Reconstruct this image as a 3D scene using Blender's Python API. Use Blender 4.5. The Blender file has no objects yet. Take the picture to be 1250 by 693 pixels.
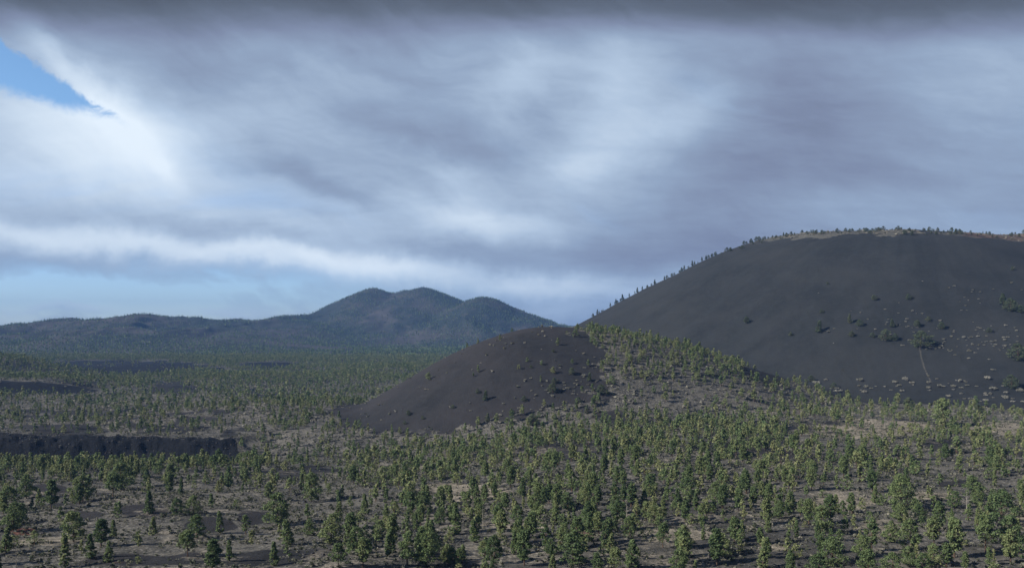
import bpy, math
import numpy as np
rng = np.random.default_rng(7)
SC = bpy.context.scene
COL = SC.collection
F, HZ, CX = 1083.0, 395.0, 625.0        # focal length and horizon row of the photo, in its pixels
Z0 = 100.0                              # camera height in scene units (metres)

# ------------------------------------------------------------------ noise
def _h(ix, iy, s):
    n = (ix.astype(np.int64) * 374761393 + iy.astype(np.int64) * 668265263 + s * 1442695041) & 0xffffffff
    n = ((n ^ (n >> 13)) * 1274126177) & 0xffffffff
    return ((n ^ (n >> 16)) & 0xffff) / 65535.0
def vn(x, y, s=0):
    ix, iy = np.floor(x), np.floor(y)
    fx, fy = x - ix, y - iy
    fx = fx * fx * (3 - 2 * fx); fy = fy * fy * (3 - 2 * fy)
    a, b = _h(ix, iy, s), _h(ix + 1, iy, s)
    c, d = _h(ix, iy + 1, s), _h(ix + 1, iy + 1, s)
    return (a + (b - a) * fx) * (1 - fy) + (c + (d - c) * fx) * fy
def fbm(x, y, s=0, o=4):
    t, a, n = 0, .5, 0
    for i in range(o):
        t = t + a * vn(x * 2 ** i + 17.3 * i, y * 2 ** i - 9.1 * i, s + i); n += a; a *= .5
    return t / n
def ss(e0, e1, x):
    t = np.clip((x - e0) / (e1 - e0), 0, 1); return t * t * (3 - 2 * t)
def smax(a, b, k):
    m = np.maximum(a, b); return m + k * np.log1p(np.exp(-np.abs(a - b) / k))

# ------------------------------------------------------------------ terrain height (camera level = 0)
CONE = (604.0, 1350.0)
HILL = (32.0, 806.0)
MTS = [(-70, 401, 4300, .13, 160), (20, 398, 4200, .12, 160), (95, 388, 4000, .15, 90), (140, 388, 4050, .2, 90),
       (181, 381.5, 4000, .17, 60), (222, 387, 4100, .13, 100), (300, 389.5, 4400, .14, 100), (350, 384.5, 4500, .2, 110),
       (374, 384, 4600, .25, 80), (400, 387, 4900, .3, 60), (430, 371, 5000, .42, 60), (456, 352.5, 5000, .46, 60), (476, 358, 5050, .4, 60),
       (497, 355, 5050, .4, 60), (517, 351, 5000, .40, 60), (548, 371, 4800, .35, 60), (590, 364, 4450, .5, 150), (640, 383, 4450, .34, 100),
       (690, 400, 4450, .2, 120), (760, 404, 4500, .1, 200), (480, 395, 4300, .3, 120), (330, 410, 3900, .14, 120), (60, 410, 3700, .12, 150), (240, 408, 3700, .14, 150)]
def hill_r(X, Y):
    dx, dy = X - HILL[0], Y - HILL[1]
    dx = np.where(dx > 0, dx * .60, dx * 1.0); dy = np.where(dy < 0, dy * .87, dy)
    return np.hypot(dx, dy)
def parts(X, Y):
    Ys = np.maximum(Y, 1.0); s = X / Ys
    PL = np.interp(Y, [-1e5, 0, 230, 450, 600, 800, 1500, 3000, 9000], [-60, -60, -63, -77, -89, -89, -92, -92, -96])
    PR = np.interp(Y, [-1e5, 0, 230, 450, 800, 1500, 3000, 9000], [-60, -60, -63, -65, -70, -86, -92, -96])
    t = ss(-.17, .13, s)
    P = PL * (1 - t) + PR * t
    a = ss(-168, -205, X)
    Ye = 590 + 12 * np.sin(X / 47.) + 14 * (fbm(X / 60, X * 0, 3) - .5) + 9 * (fbm(X / 9, Y / 9, 4, 3) - .5)
    w = 17 + 70 * (1 - a)
    P = P - 9 * np.exp(-((X + 215) / 55) ** 2 - ((Y - 568) / 26) ** 2) - 4 * ss(-205, -260, X) * np.exp(-((Y - 575) / 16) ** 2)
    P = P + (fbm(X / 5, Y / 5, 9, 3) - .5) * 4.5 * a * ss(578, 588, Y) * ss(632, 615, Y)
    P = P + 10.8 * ss(0, 1, (Y - Ye) / w) * (1 - ss(700, 1300, Y)) * ss(.0, -.2, s)
    # lava step and the wooded mound at the left
    Ye2 = 1062 + 10 * np.sin(X / 60.) + .18 * (X + 620)
    P = P + 12 * ss(0, 16, Y - Ye2) * ss(-500, -600, X) * (1 - ss(1150, 1500, Y) * .8)
    P = P + 37 * np.exp(-((X + 850) / 125) ** 2 - ((Y - 1400) / 190) ** 2)
    P = P + 9 * np.exp(-((X + 465) / 50) ** 2 - ((Y - 1190) / 60) ** 2)
    und = (fbm(X / 70, Y / 70, 11, 4) - .5) * 7 + (fbm(X / 210, Y / 150, 14, 2) - .5) * 22 * ss(650, 850, Y) * ss(2600, 1500, Y) * ss(-.02, -.12, s) + (fbm(X / 17, Y / 17, 12, 3) - .5) * 1.6
    P = P + und
    # small cinder hill
    r = hill_r(X, Y)
    Hh = -3.5 - .71 * (np.sqrt(r * r + 92 ** 2) - 92) + (fbm(X / 90, Y / 90, 5, 2) - .5) * 5
    # big cinder cone with its crater
    dx, dy = X - CONE[0], Y - CONE[1]
    rc = np.hypot(dx, dy)
    ang = np.arctan2(dy, dx)
    d = 48 * np.logaddexp(0, (rc - 222 - 10 * np.sin(2 * ang + 1)) / 48)
    Hc = 144 - 11 * ss(520, 700, X) - 9 * ss(.1, 1, -(dx * CONE[0] + dy * CONE[1]) / (np.maximum(rc, 1) * 1479)) - .525 * d + (fbm(X / 110, Y / 110, 21, 3) - .5) * 9
    Hc = Hc - 50 * ss(165, 40, rc) + (fbm(ang * 26, rc / 160, 23, 3) - .5) * .9 * ss(215, 280, rc)
    # far mountains
    Hm = np.full_like(X, -400.0)
    far = Y > 1800
    if far.any():
        xf, yf = X[far], Y[far]
        m = np.full_like(xf, -400.0)
        gul = (np.abs(fbm(xf / 230, yf / 420, 31, 4) - .5) * 2)
        for px, py, Yc, sl, c in MTS:
            xc = (px - CX) / F * Yc; zc = (HZ - py) / F * Yc
            rr = np.hypot(xf - xc, (yf - Yc) * .62)
            m = smax(m, zc - 1 - sl * (np.sqrt(rr * rr + (c * .5) ** 2) - c * .5), 3)
        m = m + (fbm(xf / 500, yf / 500, 33, 4) - .5) * 26 * ss(0, 90, yf * 0 + 90) * ss(-80, 20, m) * .6 - gul * 52 * ss(-85, -10, m) * ss(150, 20, m) + 4
        Hm[far] = m
    return P, Hh, Hc, Hm
def height(X, Y, kinds=False):
    X = np.asarray(X, float); Y = np.asarray(Y, float)
    P, Hh, Hc, Hm = parts(X, Y)
    H = smax(P, Hh, 4); H = smax(H, Hc, 9); H = smax(H, Hm, 7)
    H = H + (fbm(X / 5, Y / 5, 41, 2) - .5) * .5
    if kinds:
        k = np.argmax(np.stack([P + 5, Hh, Hc, np.where(Y > 2500, Hm, -999)]), 0)
        return H, k
    return H
def to_px(X, Y, Z):
    Ys = np.maximum(Y, 1.0)
    return CX + F * X / Ys, HZ - F * Z / Ys
def ground_at(px, py, ymin=150, ymax=7000):
    """first point of the ground on the line of sight through a photo pixel"""
    Y = np.geomspace(ymin, ymax, 2600)
    X = (px - CX) / F * Y; Z = (HZ - py) / F * Y
    H = height(X, Y)
    i = np.argmax(H >= Z)
    return float(X[i]), float(Y[i]), float(H[i])

# ------------------------------------------------------------------ ground cover zones
def ell(px, py, cx, cy, a, b, wob):
    q = ((px - cx) / a) ** 2 + ((py - cy) / b) ** 2
    return ss(1.25, .6, q + wob)
def zones(X, Y, H, k):
    """(bare cinder, pale sandy litter, red scoria, lava) at ground points"""
    px, py = to_px(X, Y, H)
    px = np.where(Y > 30, px, -1e4)
    n1 = fbm(X / 22, Y / 22, 51, 4) - .5
    n2 = fbm(X / 60, Y / 60, 52, 4) - .5
    n3 = fbm(X / 7, Y / 7, 53, 3) - .5
    r = hill_r(X, Y)
    edge = 722 + (py - 405) * .32 + n1 * 70 + n3 * 60 + n2 * 110 * ss(410, 450, py)
    onhill = ss(198, 184, r + n1 * 26 + n3 * 14) * ss(edge + 6, edge - 6, px)
    onhill = onhill * ss(3, 12, H + 90 - 0 * r) * ss(-60, 60, 880 - Y + 3 * (X - HILL[0]) * 0 + 40)
    rc = np.hypot(X - CONE[0], Y - CONE[1])
    fac = -((X - CONE[0]) * CONE[0] + (Y - CONE[1]) * CONE[1]) / (np.maximum(rc, 1) * 1479)
    onhill = onhill * ss(4, -5, py - (546 - (px - 410) * .165) + n1 * 26 + n3 * 14)
    toe = ss(672, 648, rc + n1 * 40)
    lim = .03 + .20 * ss(790, 900, px)
    face = ss(lim, lim + .08, fac + n1 * .2) * ss(0, 8, rc + n1 * 60 + n3 * 16 - 229 + 12 * ss(1080, 1180, px))
    cone = toe * face
    cinder = np.maximum(onhill, cone)
    # thin bare patches in the forest floor
    inplain = (1 - cinder) * (Y < 2400)
    cinder = np.maximum(cinder, inplain * ss(.04, .2, n2 + .5 * n1) * np.where((px > 420) & (py > 560), .45, .72))
    for c in [(60, 598, 28, 9), (172, 622, 26, 7), (255, 640, 30, 9), (95, 628, 30, 6), (205, 473, 38, 9), (310, 632, 20, 8), (1165, 590, 28, 5), (700, 555, 60, 8), (960, 455, 60, 14)]:
        cinder = np.maximum(cinder, .9 * ell(px, py, *c, n1 * 2.4))
    rim = ss(660, 640, rc) * (1 - face)
    pale = rim * .55 * ss(-.06, .16, n3 + n1)
    for c in [(835, 652, 48, 9), (905, 647, 30, 7), (1078, 644, 26, 9), (1075, 521, 75, 11), (1145, 606, 34, 6), (1225, 522, 45, 10), (560, 600, 60, 10), (1010, 615, 50, 8),
              (985, 500, 60, 9), (1240, 640, 25, 8), (945, 668, 24, 6), (60, 660, 40, 5), (640, 640, 40, 5)]:
        pale = np.maximum(pale, (.75 if c[1] > 515 else .4) * ell(px, py, *c, n1 * 3.2 + n3))
    pale = np.maximum(pale, .45 * ss(.03, .2, n2 * .6 - n1) * (1 - onhill) * (1 - cone) * (1 - .9 * ss(560, 680, Y)))
    red = ss(1070, 1190, px + 80 * n1) * ss(230, 216, rc + n1 * 44) * .46
    for c, a in [((27, 648, 22, 5), .9), ((553, 677, 18, 5), .55), ((708, 650, 16, 6), .5), ((595, 562, 12, 3), .3), ((1010, 690, 25, 5), .35), ((470, 632, 12, 3), .4), ((150, 686, 25, 3), .4)]:
        red = np.maximum(red, a * ell(px, py, *c, n1 * 2.5 + n3))
    trail = np.exp(-((px - (1121 + (py - 420) * .36 + 3 * np.sin(py / 15))) / 2.4) ** 2) * ss(414, 424, py) * ss(478, 466, py) * (Y < 1300)
    pale = np.maximum(pale, trail * .16)
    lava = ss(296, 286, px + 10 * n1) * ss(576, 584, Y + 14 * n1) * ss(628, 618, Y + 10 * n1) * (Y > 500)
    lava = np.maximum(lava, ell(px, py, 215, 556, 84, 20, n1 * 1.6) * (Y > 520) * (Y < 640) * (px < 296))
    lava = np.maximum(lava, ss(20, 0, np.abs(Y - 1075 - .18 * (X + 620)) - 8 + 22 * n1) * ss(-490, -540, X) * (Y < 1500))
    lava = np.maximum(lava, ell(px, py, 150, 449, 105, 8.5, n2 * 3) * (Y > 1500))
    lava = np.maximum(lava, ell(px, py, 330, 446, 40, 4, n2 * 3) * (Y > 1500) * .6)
    cinder = cinder * (1 - trail * .6)
    return cinder, np.clip(pale, 0, 1), np.clip(red, 0, 1), np.clip(lava, 0, 1)

# ------------------------------------------------------------------ node helper
class G:
    """tiny arithmetic on shader sockets"""
    def __init__(s, nt): s.nt = nt
    def node(s, t, **kw):
        n = s.nt.nodes.new(t)
        for k, v in kw.items(): setattr(n, k, v)
        return n
    def put(s, sock, v):
        if isinstance(v, V): v = v.s
        if isinstance(v, bpy.types.NodeSocket): s.nt.links.new(v, sock)
        else: sock.default_value = v
    def m(s, op, *a, clamp=False):
        n = s.node('ShaderNodeMath', operation=op, use_clamp=clamp)
        for i, v in enumerate(a): s.put(n.inputs[i], v)
        return V(s, n.outputs[0])
    def mix(s, f, a, b, mode='MIX'):
        n = s.node('ShaderNodeMix', data_type='RGBA', blend_type=mode)
        s.put(n.inputs[0], f)
        for i, v in ((6, a), (7, b)):
            if isinstance(v, tuple) and len(v) == 3: v = (*v, 1)
            s.put(n.inputs[i], v)
        return n.outputs[2]
    def noise(s, vec, scale, detail=4, rough=.55, dist=0, out=0):
        n = s.node('ShaderNodeTexNoise')
        s.put(n.inputs['Vector'], vec)
        n.inputs['Scale'].default_value = scale; n.inputs['Detail'].default_value = detail
        n.inputs['Roughness'].default_value = rough; n.inputs['Distortion'].default_value = dist
        return V(s, n.outputs[out]) if out == 0 else n.outputs[out]
    def sst(s, x, a, b):
        n = s.node('ShaderNodeMapRange', interpolation_type='SMOOTHSTEP')
        s.put(n.inputs[0], x); n.inputs[1].default_value = a; n.inputs[2].default_value = b
        return V(s, n.outputs[0])
    def attr(s, name, out=2):
        n = s.node('ShaderNodeAttribute', attribute_name=name); return V(s, n.outputs[out])
    def vmul(s, vec, c):
        n = s.node('ShaderNodeVectorMath', operation='MULTIPLY'); s.put(n.inputs[0], vec); n.inputs[1].default_value = c
        return n.outputs[0]
class V:
    def __init__(s, g, sock): s.g, s.s = g, sock
    def __add__(s, o): return s.g.m('ADD', s, o)
    __radd__ = __add__
    def __sub__(s, o): return s.g.m('SUBTRACT', s, o)
    def __rsub__(s, o): return s.g.m('SUBTRACT', o, s)
    def __mul__(s, o): return s.g.m('MULTIPLY', s, o)
    __rmul__ = __mul__
    def __truediv__(s, o): return s.g.m('DIVIDE', s, o)
    def clamp(s): return s.g.m('ADD', s, 0.0, clamp=True)

def new_mat(name, rough=.9):
    m = bpy.data.materials.new(name); m.use_nodes = True
    b = m.node_tree.nodes['Principled BSDF']
    b.inputs['Roughness'].default_value = rough
    b.inputs['Specular IOR Level'].default_value = .15
    return m, G(m.node_tree), b

# ------------------------------------------------------------------ materials
def ground_material():
    m, g, b = new_mat('cinder and litter ground', .95)
    geo = g.node('ShaderNodeNewGeometry').outputs['Position']
    z = g.node('ShaderNodeAttribute', attribute_name='zone')
    sep = g.node('ShaderNodeSeparateColor'); g.nt.links.new(z.outputs['Color'], sep.inputs[0])
    cin, pal, red = (V(g, sep.outputs[i]) for i in range(3))
    lava = V(g, z.outputs['Alpha'])
    far = g.attr('far')
    big = g.noise(geo, .02, 4, .6); mid = g.noise(geo, .16, 5, .65); fine = g.noise(geo, .9, 5, .7)
    grit = g.noise(geo, 4.0, 3, .7)
    floor = g.mix(g.sst(mid + (big - .5) * .6, .36, .66), (.045, .045, .043), (.115, .108, .094))
    floor = g.mix(g.sst(fine, .50, .64) * .85, floor, (.25, .235, .21))
    floor = g.mix(g.sst(1.0 - fine, .55, .68) * .6, floor, (.028, .028, .028))
    floor = g.mix(g.sst(grit, .56, .70) * .45, floor, (.020, .019, .018))
    farc = g.mix(g.sst(g.noise(geo, .0035, 4, .6), .42, .60), (.022, .030, .027), (.052, .050, .049))
    farc = g.mix(g.sst(g.noise(geo, .02, 4, .7), .5, .75) * .5, farc, (.10, .085, .07))
    floor = g.mix(g.attr('mid') * .6, floor, g.mix(g.sst(fine, .4, .7), (.038, .042, .036), (.095, .095, .080)))
    floor = g.mix(far, floor, farc)
    streak = g.noise(g.vmul(geo, (1.0, 1.0, .25)), .03, 5, .6)
    tone = g.attr('tone')
    cc = g.mix(g.sst(streak, .32, .70), g.mix(tone, (.0155, .0163, .0185), (.0150, .0178, .0190)), g.mix(tone, (.0245, .0240, .0262), (.0230, .0252, .0268)))
    sl = g.attr('slide')
    cc = g.mix(g.sst(sl + (mid - .5) * .5 + (big - .5) * .4, .38, .72) * .16, cc, g.mix(tone, (.040, .040, .043), (.035, .042, .046)))
    cc = g.mix(g.sst(g.noise(geo, .008, 3, .5), .45, .62) * .45, cc, g.mix(tone, (.038, .034, .036), (.032, .034, .034)))
    cc = g.mix(g.sst(mid, .45, .75) * .35, cc, (.036, .038, .041))
    cc = g.mix(g.sst(fine + (grit - .5) * .5, .50, .72) * .5, cc, (.058, .057, .056))
    cc = g.mix(g.sst(1.0 - fine, .55, .75) * .5, cc, (.009, .010, .011))
    brk = (mid - .5) * .8 + (fine - .5) * .7
    base = g.mix(g.sst(cin + brk, .35, .62), floor, cc)
    base = g.mix(g.sst(pal + brk * 1.0, .30, .75), base, g.mix(g.sst(fine + (mid - .5) * .6, .35, .65), (.10, .09, .07), (.30, .265, .215)))
    base = g.mix(g.sst(red + brk * .8, .32, .75), base, g.mix(g.sst(fine, .35, .7), (.12, .060, .045), (.21, .10, .070)))
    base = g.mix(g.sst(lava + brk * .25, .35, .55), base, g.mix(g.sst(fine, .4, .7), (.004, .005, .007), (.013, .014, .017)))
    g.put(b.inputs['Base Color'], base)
    bump = g.node('ShaderNodeBump'); bump.inputs['Strength'].default_value = .75; bump.inputs['Distance'].default_value = .5
    g.put(bump.inputs['Height'], fine * 1.2 + grit * .35 + mid * .8)
    g.put(b.inputs['Normal'], bump.outputs[0])
    return m
def leaf_material(name, cols, rough=.75):
    m, g, b = new_mat(name, rough)
    t = g.attr('tint')
    oi = V(g, g.node('ShaderNodeObjectInfo').outputs['Random'])
    f = (t + (oi - .5) * .55).clamp()
    r = g.node('ShaderNodeValToRGB'); g.put(r.inputs[0], f)
    e = r.color_ramp.elements
    e[0].position = 0; e[0].color = (*cols[0], 1); e[1].position = 1; e[1].color = (*cols[-1], 1)
    for i, c in enumerate(cols[1:-1]):
        x = e.new((i + 1) / (len(cols) - 1)); x.color = (*c, 1)
    geo = g.node('ShaderNodeNewGeometry').outputs['Position']
    n = g.noise(geo, 1.7, 3, .6)
    c = g.mix(g.sst(n, .3, .7), r.outputs[0], g.mix(.18, r.outputs[0], (.16, .17, .09)), 'MIX')
    g.put(b.inputs['Base Color'], c)
    tr = g.node('ShaderNodeBsdfTranslucent'); g.put(tr.inputs[0], c)
    mx = g.node('ShaderNodeMixShader'); mx.inputs[0].default_value = .22
    g.nt.links.new(b.outputs[0], mx.inputs[1]); g.nt.links.new(tr.outputs[0], mx.inputs[2])
    out = [n for n in g.nt.nodes if n.type == 'OUTPUT_MATERIAL'][0]
    g.nt.links.new(mx.outputs[0], out.inputs[0])
    return m
def bark_material(name, a, c):
    m, g, b = new_mat(name, .9)
    geo = g.node('ShaderNodeNewGeometry').outputs['Position']
    g.put(b.inputs['Base Color'], g.mix(g.sst(g.noise(g.vmul(geo, (1, 1, .3)), 3, 4, .6), .35, .65), a, c))
    return m
M_ground = ground_material()
M_pine = leaf_material('pine needles', [(.046, .080, .038), (.092, .140, .058), (.148, .194, .082), (.23, .245, .115)])
M_jun = leaf_material('juniper foliage', [(.055, .080, .050), (.085, .112, .065), (.13, .145, .09)])
M_pale = leaf_material('pale dry shrub', [(.15, .15, .12), (.27, .265, .23), (.42, .405, .37)])
M_brush = leaf_material('grey green brush', [(.06, .072, .045), (.12, .125, .092), (.24, .23, .19), (.36, .34, .29)])
M_bark = bark_material('pine bark', (.05, .035, .027), (.11, .075, .055))
M_dead = bark_material('weathered dead wood', (.16, .15, .135), (.28, .26, .235))
M_rock = bark_material('lava rock', (.025, .025, .028), (.075, .070, .068))

# ------------------------------------------------------------------ meshes from quads
def quad_mesh(name, verts, mats, tint=None, matidx=None):
    """verts (n,4,3): n separate quads"""
    n = len(verts)
    me = bpy.data.meshes.new(name)
    me.vertices.add(n * 4); me.loops.add(n * 4); me.polygons.add(n)
    me.vertices.foreach_set('co', np.ascontiguousarray(verts, dtype=np.float32).ravel())
    me.loops.foreach_set('vertex_index', np.arange(n * 4, dtype=np.int32))
    me.polygons.foreach_set('loop_start', np.arange(0, n * 4, 4, dtype=np.int32))
    for m in mats: me.materials.append(m)
    if matidx is not None: me.polygons.foreach_set('material_index', np.ascontiguousarray(matidx, dtype=np.int32))
    if tint is not None:
        a = me.attributes.new('tint', 'FLOAT', 'POINT')
        a.data.foreach_set('value', np.repeat(tint, 4).astype(np.float32))
    me.update(calc_edges=True)
    return me
def tube(p0, p1, r0, r1, sides=5):
    p0, p1 = np.array(p0, float), np.array(p1, float)
    d = p1 - p0; L = np.linalg.norm(d) + 1e-9; d /= L
    u = np.cross(d, [0, 1, 0] if abs(d[1]) < .9 else [1, 0, 0]); u /= np.linalg.norm(u); v = np.cross(d, u)
    a = np.linspace(0, 2 * np.pi, sides + 1)
    ring = np.outer(np.cos(a), u) + np.outer(np.sin(a), v)
    A, B = p0 + ring * r0, p1 + ring * r1
    return np.stack([A[:-1], A[1:], B[1:], B[:-1]], 1)
def leaves(c, rad, n, size, r, flat=1.0):
    """n small needle-tuft quads spread through blobs c (k,3) of radius rad (k,)"""
    k = len(c); idx = np.repeat(np.arange(k), n)
    d = r.normal(size=(len(idx), 3)); d /= np.linalg.norm(d, axis=1)[:, None]
    rr = r.random(len(idx)) ** .5
    p = c[idx] + d * (rr * rad[idx])[:, None] * np.array([1, 1, flat])
    # tufts lean outwards and up, with scatter
    nrm = d + r.normal(size=d.shape) * .75 + np.array([0, 0, .45]); nrm /= np.linalg.norm(nrm, axis=1)[:, None]
    t = r.normal(size=d.shape); u = np.cross(nrm, t); u /= np.linalg.norm(u, axis=1)[:, None]; v = np.cross(nrm, u)
    s = size * (.55 + .9 * r.random(len(idx)))[:, None]; s2 = s * (.45 + .5 * r.random(len(idx)))[:, None]
    q = np.stack([p - u * s, p - v * s2, p + u * s, p + v * s2], 1)
    return q, idx

def make_tree(kind, seed, lod=0):
    """unit height tree -> (trunk quads, crown quads, crown tint)"""
    r = np.random.default_rng(seed)
    bend = r.normal(size=2) * .03
    def axis(t): return np.array([bend[0] * t * t, bend[1] * t * t, t])
    P = {'tall': (.22, .17, 1.0, .065), 'cone': (.05, .20, 1.5, .065), 'round': (.12, .31, .85, .085), 'bush': (.04, .42, .7, .095), 'sparse': (.24, .17, 1.0, .058), 'slim': (.08, .13, 1.1, .058),
         'flat': (.30, .27, .65, .08)}[kind]
    z0, W, pw, br = P
    nc = {0: 110, 1: 28, 2: 10}[lod]
    if kind == 'sparse': nc = int(nc * .6)
    h = z0 + (1 - z0) * r.random(nc) ** (.9 if kind != 'flat' else .6)
    t = (h - z0) / (1 - z0)
    if kind in ('cone', 'slim'): env = W * (1 - t) ** .75 * (.35 + .65 * ss(0, .18, t)) + .02
    else: env = W * np.sqrt(np.clip(1 - (2 * (t ** pw) - 1) ** 2, 0, 1)) * (1.12 - .45 * t) + .02
    lump = 1 + .22 * np.sin(r.random() * 6 + h * 17)
    a = r.random(nc) * 2 * np.pi
    lop = 1 + .2 * np.cos(a - r.random() * 6.28)
    rad = env * lump * lop * np.sqrt(.25 + .75 * r.random(nc))
    c = np.stack([bend[0] * h * h + rad * np.cos(a), bend[1] * h * h + rad * np.sin(a), h - rad * .12], 1)
    c[0] = axis(.985)
    cr = br * (.75 + .6 * r.random(nc)) * {0: 1, 1: 1.5, 2: 2.0}[lod] * (1 - .35 * (t if kind in ('cone', 'slim') else 0 * t))
    n, sz = {0: (30, .022), 1: (13, .048), 2: (7, .086)}[lod]
    q, idx = leaves(c, cr, n, sz, r, .75)
    ct = r.random(nc)
    tint = np.clip(.5 + (ct[idx] - .5) * .35 + (r.random(len(idx)) - .5) * .25, 0, 1)
    tr = []
    segs = {0: 5, 1: 2, 2: 1}[lod]; tw = .021 if kind != 'bush' else .028
    top = .95
    for i in range(segs):
        t0, t1 = top * i / segs, top * (i + 1) / segs
        tr.append(tube(axis(t0) - [0, 0, .03 if i == 0 else 0], axis(t1), tw * (1 - t0 * .85) * (1.25 if i == 0 else 1), tw * (1 - t1 * .85), {0: 6, 1: 4, 2: 3}[lod]))
    if lod == 0:
        for j in range(0, nc, 2):
            hb = max(z0 * .8, c[j][2] - rad[j] * .5)
            tr.append(tube(axis(min(hb, .94)), c[j], .006, .002, 3))
        if kind in ('tall', 'sparse'):
            for _ in range(3):
                hh = z0 * (.45 + .5 * r.random()); aa = r.random() * 6.28
                tr.append(tube(axis(hh), axis(hh) + np.array([math.cos(aa), math.sin(aa), .15]) * .06, .004, .001, 3))
    return np.concatenate(tr), q, tint

KINDS = ['tall', 'cone', 'round', 'bush', 'sparse', 'slim', 'flat']
WORDS = {'tall': 'tall bare trunked pine', 'cone': 'broad pointed pine', 'round': 'round bushy pine',
         'bush': 'low wide pine', 'sparse': 'thin open pine', 'slim': 'slim narrow pine', 'flat': 'flat topped pine'}
VARS = 3
PROT = {}
for lod in (0, 1, 2):
    for ki, k in enumerate(KINDS):
        for v in range(VARS): PROT[k, v, lod] = make_tree(k, 100 * ki + v, lod)
HEI = {'tall': 11.5, 'cone': 9, 'round': 8.5, 'bush': 5, 'sparse': 10.5, 'slim': 9.5, 'flat': 9}

# ------------------------------------------------------------------ object helpers
def tag(o, label=None, cat=None, group=None, kind=None):
    for k, v in (('label', label), ('category', cat), ('group', group), ('kind', kind)):
        if v: o[k] = v
    return o
def link(name, me, parent=None, loc=None):
    o = bpy.data.objects.new(name, me); COL.objects.link(o)
    if parent: o.parent = parent
    if loc is not None: o.location = loc
    return o

# ------------------------------------------------------------------ the ground sheet, split into plain, hills and mountains
def build_ground():
    az = np.radians(np.concatenate([np.linspace(-180, -48, 34)[:-1], np.linspace(-48, -33, 60)[:-1], np.linspace(-33, 33, 960), np.linspace(33, 48, 60)[1:], np.linspace(48, 180, 34)[1:]]))
    R = np.concatenate([np.geomspace(4, 190, 40)[:-1], np.geomspace(190, 1900, 620)[:-1], np.geomspace(1900, 6500, 330)[:-1], np.geomspace(6500, 45000, 30)])
    A, RR = np.meshgrid(az, R)
    X, Y = RR * np.sin(A), RR * np.cos(A)
    H, K = height(X.ravel(), Y.ravel(), True)
    X, Y = X.ravel(), Y.ravel()
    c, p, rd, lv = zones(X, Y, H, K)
    nr, na = len(R), len(az)
    i = np.arange(nr - 1)[:, None] * na + np.arange(na - 1)[None]
    quads = np.stack([i, i + 1, i + na + 1, i + na], -1).reshape(-1, 4)[:, ::-1]
    # the last column meets the first (same azimuth)
    co = np.stack([X, Y, H + Z0], 1)
    fr = ss(2300, 2900, Y)
    rc = np.hypot(X - CONE[0], Y - CONE[1])
    r = hill_r(X, Y)
    a1 = np.arctan2(Y - CONE[1], X - CONE[0]); a2 = np.arctan2(Y - HILL[1], X - HILL[0])
    slide = np.where(r < 240, fbm(a2 * 16, r / 70, 61, 4), fbm(a1 * 42, rc / 130, 62, 4))
    Kc = np.zeros(len(X), int)
    Kc[(r < 212) & (H > -84) & (Y > 400)] = 1
    Kc[(rc < 655) & (K != 1) & (Y > 400)] = 2
    Kc[(Y > 2500) & (K == 3)] = 3
    fk = Kc[quads].max(1)
    out = []
    names = [('ground', 'rolling plain of black cinders, grey brush litter and lava below the hills', 'ground'),
             ('cinder_hill', 'small smooth dark cinder hill in the middle with pines on its right flank', 'hill'),
             ('cinder_cone', 'big rounded black cinder cone on the right with a pale wooded rim', 'hill'),
             ('far_mountains', 'hazy blue wooded mountains with twin peaks behind the plain', 'mountains')]
    for k, (nm, lab, cat) in enumerate(names):
        q = quads[fk == k]
        u, inv = np.unique(q, return_inverse=True)
        inv = inv.reshape(-1)
        me = bpy.data.meshes.new(nm)
        me.vertices.add(len(u)); me.loops.add(len(inv)); me.polygons.add(len(q))
        me.vertices.foreach_set('co', co[u].astype(np.float32).ravel())
        me.loops.foreach_set('vertex_index', inv.astype(np.int32))
        me.polygons.foreach_set('loop_start', np.arange(0, len(inv), 4, dtype=np.int32))
        me.polygons.foreach_set('use_smooth', np.ones(len(q), bool))
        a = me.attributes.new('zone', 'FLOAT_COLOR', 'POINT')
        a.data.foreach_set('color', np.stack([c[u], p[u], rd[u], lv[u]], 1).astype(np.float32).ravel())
        tn_ = me.attributes.new('tone', 'FLOAT', 'POINT'); tn_.data.foreach_set('value', (ss(690, 640, rc[u]) * (Kc[u] != 1)).astype(np.float32))
        sl = me.attributes.new('slide', 'FLOAT', 'POINT'); sl.data.foreach_set('value', slide[u].astype(np.float32))
        b = me.attributes.new('mid', 'FLOAT', 'POINT'); b.data.foreach_set('value', ss(850, 1400, Y[u]).astype(np.float32))
        b = me.attributes.new('far', 'FLOAT', 'POINT'); b.data.foreach_set('value', fr[u].astype(np.float32))
        me.materials.append(M_ground)
        me.update(calc_edges=True)
        tag(link(nm, me), lab, cat, kind='structure')
build_ground()

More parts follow.
